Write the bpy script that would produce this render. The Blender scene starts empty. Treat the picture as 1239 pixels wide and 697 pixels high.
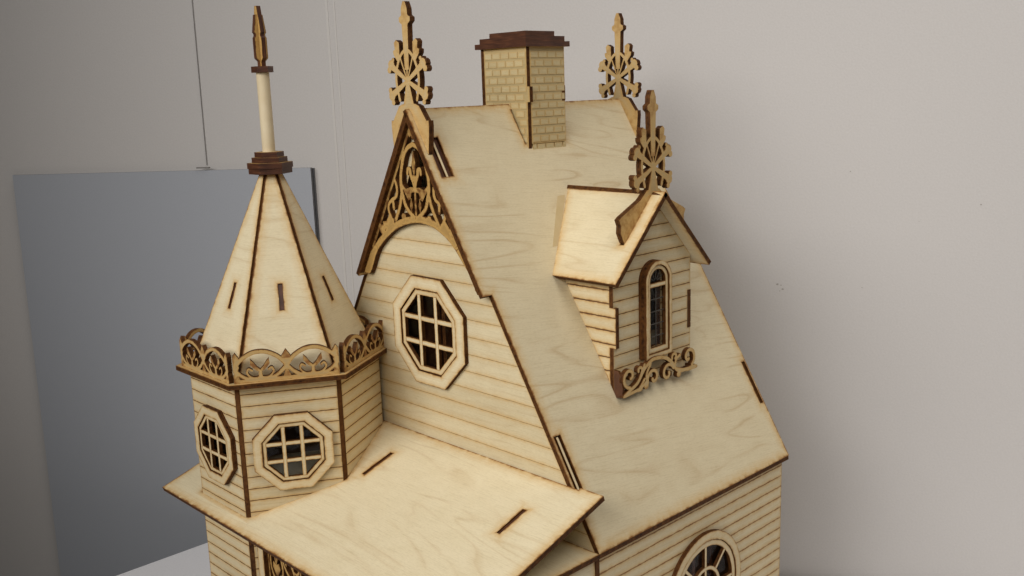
import bpy, math, random
import numpy as np
from mathutils import Vector as V, Matrix, geometry, noise
random.seed(7)
S = 0.01                       # everything below is written in centimetres
sc = bpy.context.scene
col = sc.collection

# ------------------------------------------------------------------ camera
RIGHT = V((0.69356882, 0.71959252, -0.03389537)); DOWN = V((0.12001946, -0.16181673, -0.97949511)); FWD = V((-0.71032219, 0.67527917, -0.19859614))
CAM = V((72.1832027, -57.07088386, 38.39329247))
cd = bpy.data.cameras.new('camera'); cd.sensor_width = 36; cd.lens = 1186.25/1239*36; cd.clip_start = .01; cd.clip_end = 60
co = bpy.data.objects.new('camera', cd); col.objects.link(co)
m = Matrix.Identity(4)
for i in range(3):
    m[i][0] = RIGHT[i]; m[i][1] = -DOWN[i]; m[i][2] = -FWD[i]; m[i][3] = CAM[i]*S
co.matrix_world = m; sc.camera = co

# ------------------------------------------------------------------ light
w = bpy.data.worlds.new('World'); sc.world = w; w.use_nodes = True
bg = w.node_tree.nodes['Background']; bg.inputs[0].default_value = (1.0, .93, .83, 1); bg.inputs[1].default_value = .035
def area(name, loc, target, sx, sy, power, color, spread=180):
    l = bpy.data.lights.new(name, 'AREA'); l.shape = 'RECTANGLE'; l.size = sx; l.size_y = sy; l.energy = power; l.color = color; l.spread = math.radians(spread)
    o = bpy.data.objects.new(name, l); col.objects.link(o); o.location = loc
    o.rotation_euler = (V(target)-V(loc)).to_track_quat('-Z', 'Y').to_euler()
area('unseen_area_light', (.1, -1.7, 1.1), (.4, .35, .15), 1.5, .9, 5.2, (1, .975, .95), 75)  # overhead key out of view, inferred from the soft shadows
area('unseen_area_light', (.9, -1.5, 1.2), (.3, .45, .2), 1.6, .9, 4.3, (1, .97, .94), 80)  # second key, added to lift the dormer front and spread shadows
area('unseen_area_light', (.9, .2, 2.2), (.5, .6, .2), 1.2, .5, 3.2, (1, .965, .94), 100)  # added fill, brightens the wall behind the dormer
area('unseen_area_light', (1.6, 0, 1.9), (.4, .7, .2), 1.4, .8, 3.8, (1, .955, .91), 90)  # added fill, brightens the right wall and the side faces
sc.view_settings.view_transform = 'Standard'; sc.view_settings.look = 'None'; sc.view_settings.exposure = 0; sc.view_settings.gamma = 1
sc.cycles.max_bounces = 6

# ------------------------------------------------------------------ materials
def nt(name):
    mt = bpy.data.materials.new(name); mt.use_nodes = True; t = mt.node_tree
    return mt, t, t.nodes['Principled BSDF']
def node(t, k, **kw):
    n = t.nodes.new(k)
    for a, b in kw.items(): setattr(n, a, b)
    return n
def ramp(t, src, stops):
    r = node(t, 'ShaderNodeValToRGB'); e = r.color_ramp.elements
    while len(e) > 1: e.remove(e[-1])
    e[0].position = stops[0][0]; e[0].color = (*stops[0][1], 1)
    for p, c in stops[1:]:
        x = e.new(p); x.color = (*c, 1)
    t.links.new(src, r.inputs[0]); return r.outputs[0]
def mix(t, f, a, b, bt='MIX'):
    n = node(t, 'ShaderNodeMix', data_type='RGBA', blend_type=bt)
    if isinstance(f, (int, float)): n.inputs[0].default_value = f
    else: t.links.new(f, n.inputs[0])
    for i, s in ((6, a), (7, b)):
        if isinstance(s, tuple): n.inputs[i].default_value = (*s, 1)
        else: t.links.new(s, n.inputs[i])
    return n.outputs[2]
def math_(t, op, a, b=None, c=None):
    n = node(t, 'ShaderNodeMath', operation=op)
    for i, s in enumerate((a, b, c)):
        if s is None: continue
        if isinstance(s, (int, float)): n.inputs[i].default_value = s
        else: t.links.new(s, n.inputs[i])
    return n.outputs[0]

def ply_material(name, light, dark, figure=1.0, burn=(.22, .09, .022), rot=0.0):
    mt, t, b = nt(name)
    uv = node(t, 'ShaderNodeUVMap'); uv.uv_map = 'UVMap'
    oi = node(t, 'ShaderNodeObjectInfo')
    off = node(t, 'ShaderNodeVectorMath', operation='SCALE'); cmb = node(t, 'ShaderNodeCombineXYZ')
    t.links.new(oi.outputs['Random'], cmb.inputs[0]); t.links.new(oi.outputs['Random'], cmb.inputs[1])
    t.links.new(cmb.outputs[0], off.inputs[0]); off.inputs['Scale'].default_value = 73
    add = node(t, 'ShaderNodeVectorMath', operation='ADD'); t.links.new(uv.outputs[0], add.inputs[0]); t.links.new(off.outputs[0], add.inputs[1])
    mp = node(t, 'ShaderNodeMapping'); mp.inputs['Rotation'].default_value = (0, 0, rot); t.links.new(add.outputs[0], mp.inputs[0])
    def nz(scale, detail, rough, sx, sy, dist=0.0):
        m2 = node(t, 'ShaderNodeMapping'); m2.inputs['Scale'].default_value = (sx, sy, 1); t.links.new(mp.outputs[0], m2.inputs[0])
        n = node(t, 'ShaderNodeTexNoise', noise_dimensions='2D'); n.inputs['Scale'].default_value = scale; n.inputs['Detail'].default_value = detail
        n.inputs['Roughness'].default_value = rough; n.inputs['Distortion'].default_value = dist
        t.links.new(m2.outputs[0], n.inputs['Vector']); return n.outputs[0]
    big = nz(.085, 2.2, .45, .34, 1.8, .35)
    # rotary-cut veneer: thin contour lines of a slow noise field
    ring = math_(t, 'FRACT', math_(t, 'MULTIPLY', big, 9.5))
    line = ramp(t, ring, [(0, (0, 0, 0)), (.34, (.04, .04, .04)), (.52, (.8, .8, .8)), (.57, (.3, .3, .3)), (.72, (0, 0, 0)), (1, (0, 0, 0))])
    fade = ramp(t, nz(.14, 2, .5, 1, 1), [(.38, (.08, .08, .08)), (.60, (1, 1, 1))])
    lf = math_(t, 'MULTIPLY', math_(t, 'MULTIPLY', line, fade), .55*figure)
    fib = nz(1.4, 5, .65, .25, 7.0); blot = nz(.5, 3, .55, 1, 1.4)
    c = mix(t, ramp(t, blot, [(.3, (.2, .2, .2)), (.75, (.62, .62, .62))]), light, dark)
    spk = nz(5.5, 2, .6, .5, 2.2)
    c = mix(t, lf, c, tuple(x*y for x, y in zip(dark, (.80, .70, .60))))
    c = mix(t, 1.0, c, ramp(t, fib, [(.25, (.88, .86, .82)), (.5, (1, 1, 1)), (.8, (1.0, 1.0, 1.0))]), 'MULTIPLY')
    c = mix(t, 1.0, c, ramp(t, spk, [(.3, (.94, .93, .91)), (.5, (1, 1, 1)), (.75, (1.02, 1.02, 1.02))]), 'MULTIPLY')
    c = mix(t, 1.0, c, ramp(t, oi.outputs['Random'], [(0, (.925, .915, .895)), (1, (1.02, 1.02, 1.02))]), 'MULTIPLY')
    at = node(t, 'ShaderNodeAttribute'); at.attribute_name = 'scorch'
    sn = nz(1.3, 3, .6, 1, 1)
    s = math_(t, 'MULTIPLY', at.outputs['Fac'], math_(t, 'MULTIPLY_ADD', sn, 1.9, .05))
    # faint straw halo, then amber, then brown right at the cut
    c = mix(t, ramp(t, s, [(0, (0, 0, 0)), (.3, (.5, .5, .5)), (1, (.92, .92, .92))]), c, (.56, .34, .105))
    c = mix(t, ramp(t, s, [(.42, (0, 0, 0)), (1.1, (.95, .95, .95))]), c, burn)
    t.links.new(c, b.inputs['Base Color']); b.inputs['Roughness'].default_value = .55
    b.inputs['Specular IOR Level'].default_value = .3
    bp = node(t, 'ShaderNodeBump'); bp.inputs['Strength'].default_value = .12; bp.inputs['Distance'].default_value = .0004
    t.links.new(fib, bp.inputs['Height']); t.links.new(bp.outputs[0], b.inputs['Normal'])
    return mt
BIRCH = ((.73, .64, .44), (.66, .565, .365))
ply = ply_material('birch_plywood_face', *BIRCH)
ply_panel = ply_material('birch_plywood_roof_face', (.69, .60, .405), (.63, .53, .34), 1.45, rot=.12)
ply_plank = ply_material('birch_siding_face', (.69, .60, .40), (.62, .52, .335), .6)
ply_amber = ply_material('smoked_birch_face', (.46, .295, .105), (.31, .17, .045), .3, burn=(.13, .048, .010))
ply_finial = ply_material('smoked_birch_finial_face', (.60, .455, .25), (.50, .36, .165), .3, burn=(.24, .10, .025))
ply_rail_shaded_finial = ply_material('smoked_rail_shaded_finial_face', (.52, .39, .20), (.43, .295, .13), .3, burn=(.22, .09, .025))
ply_brick = ply_material('engraved_brick_face', (.62, .51, .29), (.54, .43, .22), .4)
ply_mortar = ply_material('engraved_mortar_face', (.54, .43, .225), (.48, .37, .18), .3)

mt, t, b = nt('laser_charred_edge'); edge = mt
dp = node(t, 'ShaderNodeAttribute'); dp.attribute_name = 'depth'
tc = node(t, 'ShaderNodeTexCoord'); n1 = node(t, 'ShaderNodeTexNoise'); n1.inputs['Scale'].default_value = 260; n1.inputs['Detail'].default_value = 4
t.links.new(tc.outputs['Object'], n1.inputs['Vector'])
lay = ramp(t, dp.outputs['Fac'], [(0, (.075, .027, .006)), (.30, (.05, .017, .004)), (.36, (.016, .005, .002)), (.64, (.022, .007, .002)), (.70, (.065, .023, .006)), (1, (.04, .013, .004))])
c = mix(t, ramp(t, n1.outputs[0], [(.3, (0, 0, 0)), (.75, (1, 1, 1))]), lay, (.12, .046, .010))
t.links.new(c, b.inputs['Base Color']); b.inputs['Roughness'].default_value = .65; b.inputs['Specular IOR Level'].default_value = .15
mt, t, b = nt('laser_cap_edge_and_shade'); edge_cap_shade = mt  # cut-edge brown; also the painted-in shade on the attic partitions
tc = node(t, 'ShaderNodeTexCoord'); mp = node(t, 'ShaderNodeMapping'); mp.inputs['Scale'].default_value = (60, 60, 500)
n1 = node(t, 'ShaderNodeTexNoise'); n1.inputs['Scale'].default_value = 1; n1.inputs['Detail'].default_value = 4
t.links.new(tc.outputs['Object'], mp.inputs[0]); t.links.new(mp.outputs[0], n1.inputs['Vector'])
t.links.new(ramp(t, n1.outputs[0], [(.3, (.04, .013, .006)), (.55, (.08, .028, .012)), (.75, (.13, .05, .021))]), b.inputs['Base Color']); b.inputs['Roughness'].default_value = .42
def groove_material(name, c1, c2):
    mt, t, b = nt(name); tc = node(t, 'ShaderNodeTexCoord'); n = node(t, 'ShaderNodeTexNoise'); n.inputs['Scale'].default_value = 28; n.inputs['Detail'].default_value = 3
    t.links.new(tc.outputs['Object'], n.inputs['Vector']); t.links.new(ramp(t, n.outputs[0], [(.35, c1), (.65, c2)]), b.inputs['Base Color']); b.inputs['Roughness'].default_value = .8
    return mt
groove = groove_material('engraved_groove', (.045, .018, .006), (.16, .085, .035))
groove_l = groove_material('engraved_groove_light', (.12, .06, .024), (.34, .235, .12))
mt, t, b = nt('clear_acetate'); glass = mt
tr = node(t, 'ShaderNodeBsdfTransparent'); gl = node(t, 'ShaderNodeBsdfGlossy'); gl.inputs['Roughness'].default_value = .06
fr = node(t, 'ShaderNodeFresnel'); fr.inputs[0].default_value = 1.12; ms = node(t, 'ShaderNodeMixShader')
tn = node(t, 'ShaderNodeTexNoise'); tn.inputs['Scale'].default_value = 35
tco = node(t, 'ShaderNodeTexCoord'); t.links.new(tco.outputs['Object'], tn.inputs['Vector'])
bp = node(t, 'ShaderNodeBump'); bp.inputs['Strength'].default_value = .5; bp.inputs['Distance'].default_value = .004; t.links.new(tn.outputs[0], bp.inputs['Height'])
t.links.new(bp.outputs[0], gl.inputs['Normal'])
ms.inputs[0].default_value = .014; t.links.new(tr.outputs[0], ms.inputs[1]); t.links.new(gl.outputs[0], ms.inputs[2])
t.links.new(ms.outputs[0], t.nodes['Material Output'].inputs['Surface'])

def simple(name, c1, c2, rough, scale, bump=.0, bd=.0005, detail=4):
    mt, t, b = nt(name); tc = node(t, 'ShaderNodeTexCoord'); n = node(t, 'ShaderNodeTexNoise')
    n.inputs['Scale'].default_value = scale; n.inputs['Detail'].default_value = detail
    t.links.new(tc.outputs['Object'], n.inputs['Vector'])
    t.links.new(ramp(t, n.outputs[0], [(.3, c1), (.7, c2)]), b.inputs['Base Color']); b.inputs['Roughness'].default_value = rough
    b.inputs['Specular IOR Level'].default_value = .25
    if bump:
        n2 = node(t, 'ShaderNodeTexNoise'); n2.inputs['Scale'].default_value = scale*1.0 if scale > 50 else 260; n2.inputs['Detail'].default_value = 3
        t.links.new(tc.outputs['Object'], n2.inputs['Vector'])
        bp = node(t, 'ShaderNodeBump'); bp.inputs['Strength'].default_value = bump; bp.inputs['Distance'].default_value = bd
        t.links.new(n2.outputs[0], bp.inputs['Height']); t.links.new(bp.outputs[0], b.inputs['Normal'])
    return mt
wall_m = simple('painted_wall', (.515, .492, .47), (.545, .522, .502), .7, 420, .3, .0005)
board_m = simple('grey_blue_board', (.36, .376, .408), (.382, .398, .43), .6, 500, .2, .0003)
board_e = simple('board_dark_edge', (.11, .112, .12), (.14, .142, .15), .6, 300)
table_m = simple('pale_table_laminate', (.82, .815, .83), (.86, .855, .87), .4, 300, .1, .0002)
table_e = simple('table_edge_band', (.10, .10, .10), (.13, .13, .13), .5, 200)
floor_m = simple('grey_carpet', (.10, .10, .105), (.16, .155, .15), .95, 400, .6, .002)
seam_m = simple('wall_seam_strip', (.55, .525, .495), (.57, .545, .515), .5, 150)
dark_m = simple('dark_cord', (.19, .178, .165), (.23, .215, .20), .6, 100)
mark_m = simple('wall_scuff', (.30, .275, .25), (.36, .335, .31), .8, 300)
dowel_m = simple('pale_dowel', (.66, .56, .38), (.60, .49, .31), .5, 60)
metal_m = simple('grey_metal', (.25, .25, .26), (.3, .3, .31), .35, 100)

# ------------------------------------------------------------------ builders
WM = {}                                    # world matrix (cm frame already scaled) of every object
def link(o, parent, M):
    col.objects.link(o); WM[o] = M
    if parent is not None:
        o.parent = parent; o.matrix_local = WM[parent].inverted() @ M
    else: o.matrix_local = M
    return o
def empty(name, loc, label=None, cat=None):
    o = bpy.data.objects.new(name, None); o.empty_display_size = .02
    if label: o['label'] = label; o['category'] = cat
    return link(o, None, Matrix.Translation(V(loc)*S))
def frame(O, ex, ey):
    ex = V(ex).normalized(); ey = V(ey); ey = (ey-ex*ey.dot(ex)).normalized(); ez = ex.cross(ey)
    M = Matrix.Identity(4)
    for i in range(3): M[i][0] = ex[i]; M[i][1] = ey[i]; M[i][2] = ez[i]; M[i][3] = O[i]*S
    return M
def at(M, x, y, z=0):                      # the same frame shifted inside its own axes (cm)
    return M @ Matrix.Translation(V((x, y, z))*S)
def area2(p): return sum(p[i][0]*p[(i+1) % len(p)][1]-p[(i+1) % len(p)][0]*p[i][1] for i in range(len(p)))/2
def inset(p, d):
    n = len(p); sgn = 1 if area2(p) > 0 else -1; out = []
    for i in range(n):
        a, b, c = V(p[i-1]), V(p[i]), V(p[(i+1) % n]); e1 = (b-a); e2 = (c-b)
        if e1.length < 1e-6 or e2.length < 1e-6: continue
        e1.normalize(); e2.normalize(); n1 = V((-e1.y, e1.x))*sgn; n2 = V((-e2.y, e2.x))*sgn; h = n1+n2
        if h.length < .2: h = n1
        k = d/max(.35, h.dot(n1)); out.append(tuple(b+h*k))
    return out
NC = [0]
def make_mesh(name, solids, holes=(), t=.45, mats=(None, None), halo=(.1, .3, .75), sc_mul=1.0, sc_base=0.0, mask=None, bottom=True, comp=None):
    solids = [[tuple(q) for q in s] for s in solids]; holes = [[tuple(q) for q in s] for s in holes]
    solids = [s if area2(s) > 0 else s[::-1] for s in solids]; holes = [s if area2(s) > 0 else s[::-1] for s in holes]; mask = mask if not mask or area2(mask) > 0 else mask[::-1]
    verts = []; faces = []; edges = []
    for p in list(solids)+list(holes)+([mask] if mask else []):
        i0 = len(verts); verts += [V(q) for q in p]; faces.append(list(range(i0, i0+len(p))))
    ns, nh = len(solids), len(holes)
    def loop(p):
        i0 = len(verts); verts.extend(V(q) for q in p)
        edges.extend((i0+i, i0+(i+1) % len(p)) for i in range(len(p)))
    if halo:
        for d in halo:
            if ns == 1: loop(inset(solids[0], d))
            for h in holes:
                if mask is None: loop(inset(h, -d))
    r = geometry.delaunay_2d_cdt(verts, edges, faces, 0, 1e-5)
    P = np.array([tuple(v) for v in r[0]], float); tris = []
    F = np.array(r[2]); cen = P[F].mean(1)
    def inside(poly):
        q = np.array(poly); q2 = np.roll(q, -1, 0); dy = q2[:, 1]-q[:, 1]; dy = np.where(dy == 0, 1e-12, dy)
        c = cen[:, None]; xi = (q2[:, 0]-q[:, 0])*(c[..., 1]-q[:, 1])/dy+q[:, 0]
        return (((q[:, 1] > c[..., 1]) != (q2[:, 1] > c[..., 1])) & (c[..., 0] < xi)).sum(1) % 2 == 1
    keep = np.zeros(len(F), bool)
    for s_ in solids: keep |= inside(s_)
    for s_ in holes: keep &= ~inside(s_)
    if mask: keep &= inside(mask)
    for f in [r[2][i] for i in np.nonzero(keep)[0]]:
        a, b, c = P[f[0]], P[f[1]], P[f[2]]
        ar = (b[0]-a[0])*(c[1]-a[1])-(c[0]-a[0])*(b[1]-a[1])
        if abs(ar) < 1e-9: continue
        tris.append(tuple(f) if ar > 0 else (f[0], f[2], f[1]))
    if comp is not None:
        par = {}
        def find(i):
            while par.setdefault(i, i) != i: par[i] = par[par[i]]; i = par[i]
            return i
        for f in tris: par[find(f[0])] = find(f[1]); par[find(f[1])] = find(f[2])
        roots = sorted({find(f[0]) for f in tris}); NC[0] = len(roots)
        if not tris: return None
        tris = [f for f in tris if find(f[0]) == roots[comp]]
    es = {}
    for f in tris:
        for i in range(3): es[(f[i], f[(i+1) % 3])] = 1
    be = [e for e in es if (e[1], e[0]) not in es]
    used = sorted({i for f in tris for i in f}); mp = {o: i for i, o in enumerate(used)}; Q = P[used]; n = len(used)
    A = P[[e[0] for e in be]]; B = P[[e[1] for e in be]]; D = B-A; L2 = (D**2).sum(1)+1e-12
    if halo:
        tt = np.clip(((Q[:, None]-A)*D).sum(2)/L2, 0, 1); dist = np.sqrt(((A+tt[..., None]*D-Q[:, None])**2).sum(2)).min(1)
        scv = np.interp(dist, [0]+list(halo), [1.0, .5, .19, 0][:len(halo)+1])
    else: scv = np.zeros(n)
    scv = np.clip(sc_base+scv*sc_mul, 0, 1.2)
    vs = [(x*S, y*S, 0) for x, y in Q]+[(x*S, y*S, -t*S) for x, y in Q]
    fs = []; mi = []
    for f in tris: fs.append([mp[i] for i in f]); mi.append(0)
    if bottom:
        for f in tris: fs.append([mp[i]+n for i in reversed(f)]); mi.append(0)
    for a, b in be: a, b = mp[a], mp[b]; fs.append([a, a+n, b+n, b]); mi.append(1)
    me = bpy.data.meshes.new(name); me.from_pydata(vs, [], fs); me.polygons.foreach_set('material_index', mi)
    me.materials.append(mats[0] or ply); me.materials.append(mats[1] or edge)
    s = me.attributes.new('scorch', 'FLOAT', 'POINT'); s.data.foreach_set('value', np.r_[scv, scv].astype('f'))
    s = me.attributes.new('depth', 'FLOAT', 'POINT'); s.data.foreach_set('value', np.r_[np.zeros(n), np.ones(n)].astype('f'))
    uv = me.uv_layers.new(name='UVMap'); li = np.empty(len(me.loops), 'i'); me.loops.foreach_get('vertex_index', li)
    Q2 = np.r_[Q, Q]; uv.data.foreach_set('uv', Q2[li].ravel().astype('f'))
    me.update(); return me
def put(name, me, M, parent, label=None):
    o = bpy.data.objects.new(name, me)
    if label: o['label'] = label
    return link(o, parent, M)
def plate(name, M, solids, parent, label=None, **kw):
    if solids and not isinstance(solids[0][0], (tuple, list, V)): solids = [solids]
    return put(name, make_mesh(name, solids, **kw), M, parent, label)
def rect(x0, y0, x1, y1): return [(x0, y0), (x1, y0), (x1, y1), (x0, y1)]
def circle(x, y, r, n=16, a0=0): return [(x+r*math.cos(a0+2*math.pi*i/n), y+r*math.sin(a0+2*math.pi*i/n)) for i in range(n)]
def arcpts(x, y, r, a, b, n): return [(x+r*math.cos(math.radians(a+(b-a)*i/n)), y+r*math.sin(math.radians(a+(b-a)*i/n))) for i in range(n+1)]
def smooth(p, k=4):
    p = [V(q) for q in p]; q = [2*p[0]-p[1]]+p+[2*p[-1]-p[-2]]; out = []
    for i in range(1, len(q)-2):
        for j in range(k):
            u = j/k; a, b, c, d = q[i-1:i+3]
            out.append(.5*((2*b)+(c-a)*u+(2*a-5*b+4*c-d)*u*u+(3*b-a-3*c+d)*u**3))
    out.append(p[-1]); return [tuple(v) for v in out]
def stroke(p, w, k=4, w2=None, cap=True):
    p = smooth(p, k) if k > 1 and len(p) > 2 else list(p); n = len(p); out = []
    for i in range(n-1):
        a, b = V(p[i]), V(p[i+1]); d = (b-a)
        if d.length < 1e-5: continue
        d.normalize(); nn = V((-d.y, d.x)); wa = w+(w2-w)*i/(n-1) if w2 else w; wb = w+(w2-w)*(i+1)/(n-1) if w2 else w
        out.append([tuple(a-nn*wa/2), tuple(b-nn*wb/2), tuple(b+nn*wb/2), tuple(a+nn*wa/2)])
        if i > 0: out.append(circle(a.x, a.y, wa*.495, 8, .2))
    if cap:
        out.append(circle(*p[0], w*.5, 10)); out.append(circle(*p[-1], (w2 or w)*.5, 10))
    return out
def spiral(cx, cy, r0, r1, a0, a1, n=14): return [(cx+(r0+(r1-r0)*i/n)*math.cos(math.radians(a0+(a1-a0)*i/n)), cy+(r0+(r1-r0)*i/n)*math.sin(math.radians(a0+(a1-a0)*i/n))) for i in range(n+1)]
def mirror(polys, cx=0): return [[(2*cx-x, y) for x, y in p] for p in polys]
def clip(p, y, keep_above):
    out = []
    for i in range(len(p)):
        a, b = p[i], p[(i+1) % len(p)]; ia = (a[1] >= y) == keep_above; ib = (b[1] >= y) == keep_above
        if ia: out.append(a)
        if ia != ib:
            u = (y-a[1])/(b[1]-a[1]); out.append((a[0]+(b[0]-a[0])*u, y))
    return out
PR = .045
def sided_wall(name, M, outline, parent, lines, holes=(), t=.45, gap=.07, gmat=None, label=None, mul=.55):
    """wall panel whose face is a set of single planks between engraved lines"""
    wl = plate(name, at(M, 0, 0, -PR), outline, parent, label, holes=holes, t=t-PR, mats=(gmat or groove, edge), halo=None)
    ys = sorted(lines); y0 = min(q[1] for q in outline); y1 = max(q[1] for q in outline); ys = [y for y in ys if y0+.05 < y < y1-.05]
    bounds = [y0-gap]+ys+[y1+gap]
    for a, b in zip(bounds[:-1], bounds[1:]):
        p = clip(clip(outline, a+gap/2, True), b-gap/2, False)
        if len(p) < 3 or abs(area2(p)) < .05: continue
        k = 0
        while k == 0 or k < NC[0]:
            me = make_mesh('plank', [p], holes=holes, t=PR-.002, mats=(ply_plank, gmat or groove), halo=(.07, .22, .6), sc_mul=mul, bottom=False, comp=k); k += 1
            if me is None: break
            if len(me.polygons): put('plank', me, M, wl)
    return wl
def box(name, M, x0, y0, z0, x1, y1, z1, parent, mats, label=None):
    return plate(name, at(M, 0, 0, z1), rect(x0, y0, x1, y1), parent, label, t=z1-z0, mats=mats, halo=None)

# ------------------------------------------------------------------ room
hf = V((FWD.x, FWD.y, 0)).normalized()
W0 = V((-92.69, -8.44, 0)); W1 = V((32.21, 62.71, 0)); wd = (W1-W0).normalized(); wn = V((wd.y, -wd.x, 0))   # wn faces the camera
TAB = -26.0; FLR = -100.0
def struct(o): o['kind'] = 'structure'; return o
Mwall = frame(W0, wd, (0, 0, 1))           # local x along the wall, y up, z toward the room
wall = struct(plate('wall', Mwall, rect(-220, FLR, 330, 190), None, t=10, mats=(wall_m, wall_m), halo=None))
floor = struct(plate('floor', frame((0, 0, FLR-.3), (1, 0, 0), (0, 1, 0)), [(-320, -330), (330, -330), (330, 260), (-320, 260)], None, t=5, mats=(floor_m, floor_m), halo=None))
def ray(u, v, off=0):
    """pixel of the photograph -> point on the wall plane moved off cm into the room"""
    d = RIGHT*((u-619.5)/1186.25)+DOWN*((v-348.5)/1186.25)+FWD
    O = W0+wn*off; k = (O-CAM).dot(wn)/d.dot(wn); p = CAM+d*k; r = p-W0
    return r.dot(wd), p.z
# board standing against the wall
tl = ray(15, 212, 1.0); tr_ = ray(375.5, 203, 1.0); bl = ray(60.5, 660, 1.0)
board = empty('grey_board', W0+wd*((tl[0]+tr_[0])/2)+V((0, 0, FLR)), 'large blue-grey board standing upright against the wall behind the turret', 'board')
plate('board_panel', at(Mwall, 0, 0, 1.0), [(bl[0]+.2, FLR+.1), (tr_[0]+.3, FLR+.1), tr_, tl], board, t=.45, mats=(board_m, board_e), halo=None)
plate('board_backing', at(Mwall, 0, 0, .29), [(bl[0]+.3, FLR+.05), (tr_[0]+.35, FLR+.05), (tr_[0]+.12, tr_[1]-.1), (tl[0]+.1, tl[1]-.1)], board, t=.28, mats=(board_e, board_e), halo=None)
# cord down the wall to a clip at the board's top edge
a = ray(229, -30, .25); b_ = ray(250, 202.5, .25)
def tube(name, pts, r, M, parent, mat, seg=8, label=None):
    vs = []; fs = []; pts = [V(p) for p in pts]
    for i, p in enumerate(pts):
        d = (pts[min(i+1, len(pts)-1)]-pts[max(i-1, 0)]).normalized(); u = d.orthogonal().normalized(); v2 = d.cross(u)
        rr = r[i] if isinstance(r, (list, tuple)) else r
        for k in range(seg):
            an = 2*math.pi*k/seg; vs.append((p+u*math.cos(an)*rr+v2*math.sin(an)*rr)*S)
    for i in range(len(pts)-1):
        for k in range(seg): a0 = i*seg+k; b0 = i*seg+(k+1) % seg; fs.append([a0, b0, b0+seg, a0+seg])
    n_ = len(vs); vs += vs[:seg]+vs[(len(pts)-1)*seg:n_]
    fs.append([n_+k for k in range(seg)][::-1]); fs.append([n_+seg+k for k in range(seg)])
    me = bpy.data.meshes.new(name); me.from_pydata([tuple(v) for v in vs], [], fs); me.materials.append(mat)
    for pl in me.polygons: pl.use_smooth = len(pl.vertices) == 4
    return put(name, me, M, parent, label)
cord = tube('wall_cord', [(a[0]-6.5, 150, .12), (a[0], a[1], .12), (b_[0], b_[1]+.3, .12)], .05, Mwall, None, dark_m)
cord['label'] = 'thin dark cord hanging straight down the wall to the top of the grey board'; cord['category'] = 'cord'
clipo = plate('board_clip', at(Mwall, b_[0], b_[1], 1.35), [rect(-1.0, -.08, 1.0, .10)], None, 'small dark clip on the top edge of the grey board under the cord', t=.5, mats=(dark_m, dark_m), halo=None)
clipo['category'] = 'clip'
# raised joint strip between two wall panels and small marks
s0 = ray(393, 0, 0); s1 = ray(416, 300, 0); sx = (s1[0]-s0[0])/(s1[1]-s0[1])
for dx, wd_ in ((0, .35), (1.15, .25)):
    plate('seam_strip', at(Mwall, 0, 0, .05), [(s0[0]+dx+sx*(FLR-s0[1])*0, FLR), (s0[0]+dx+wd_, FLR), (s0[0]+dx+wd_, 190), (s0[0]+dx, 190)], wall, t=.06, mats=(seam_m, seam_m), halo=None)
for u, v, r in ((1029, 207.5, .09), (1187, 247.5, .11), (1043, 348, .07), (940.5, 344, .16), (947, 350, .15), (943.5, 352, .08), (945, 345, .09), (1112, 268, .05)):
    p = ray(u, v, 0); plate('wall_mark', at(Mwall, p[0], p[1], .02), [[(r*x, r*y*random.uniform(.6, 1)) for x, y in circle(0, 0, 1, 7)]], wall, t=.02, mats=(mark_m, mark_m), halo=None)
# table
n_off = W0+wn*1.3
def on_line(x): k = (x-n_off.x)/wd.x; return (x, n_off.y+wd.y*k)
tp = [(-58, -85), (75, -85), on_line(75), on_line(-58)]
table = empty('table', (0, -10, FLR), 'pale laminate table top that the wooden dollhouse stands on', 'table')
plate('table_top', frame((0, 0, TAB), (1, 0, 0), (0, 1, 0)), [tp], table, t=2.4, mats=(table_m, table_e), halo=None)
for x, y in ((-54, -80), (70, -80), (70, 70), (-54, 3)):
    tube('leg', [(x, y, FLR+.2), (x, y, TAB-2.45)], 2.2, Matrix.Identity(4), table, metal_m, 12)

# ------------------------------------------------------------------ the dollhouse
house = empty('dollhouse', (0, 10, TAB), 'unpainted laser-cut plywood Victorian dollhouse with a turret, dormer and chimney', 'dollhouse')
H, E, D, T = 36.95, 21.65, 30.0, .45
SL = math.hypot(E, H); cs, sn = E/SL, H/SL
XC = .12
zs = lambda x: H*(1-abs(x)/E)
GZ = TAB+.9
# base board
plate('base_board', frame((0, 0, GZ), (1, 0, 0), (0, 1, 0)), [[(-24, -19), (23, -19), (23, 30.6), (-24, 30.6)]], house, t=.9-.02)
# ---- main roof, right slope : local x = +Y, local y = up the slope
MR = frame((E, 0, 0), (0, 1, 0), (-E, 0, H))
st = SL*(1-.441)
def sv(z): return z/H*SL
hr = [rect(-.12, sv(30.8), 1.28, sv(34.3)), rect(29.25, sv(5.2), 29.8, sv(9.25)), rect(10.4, sv(14.5), 20.2, sv(20.5)),
      rect(11.9, SL-4.5, 17.6, SL-.7)]
slot_low = [(.0, sv(5.0)), (1.15, sv(5.0)), (1.15, sv(9.0)), (.32, sv(9.0)), (.32, sv(5.0))]
right_roof = plate('roof_panel', MR, [[(0, .0), (D, .0), (D, SL), (-1.09, SL), (-1.09, st), (0, st)]], house, 'right roof slope that carries the dormer',
      holes=hr+[rect(.30, sv(4.4), 1.12, sv(9.0))], t=T, mats=(ply_panel, edge), halo=(.16, .5, 1.2))
plate('slot_tab', at(MR, 0, 0, -.06), [rect(.46, sv(30.8), .70, sv(34.1))], house, t=.35, halo=(.05, .1, .2), sc_mul=.4)
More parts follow.
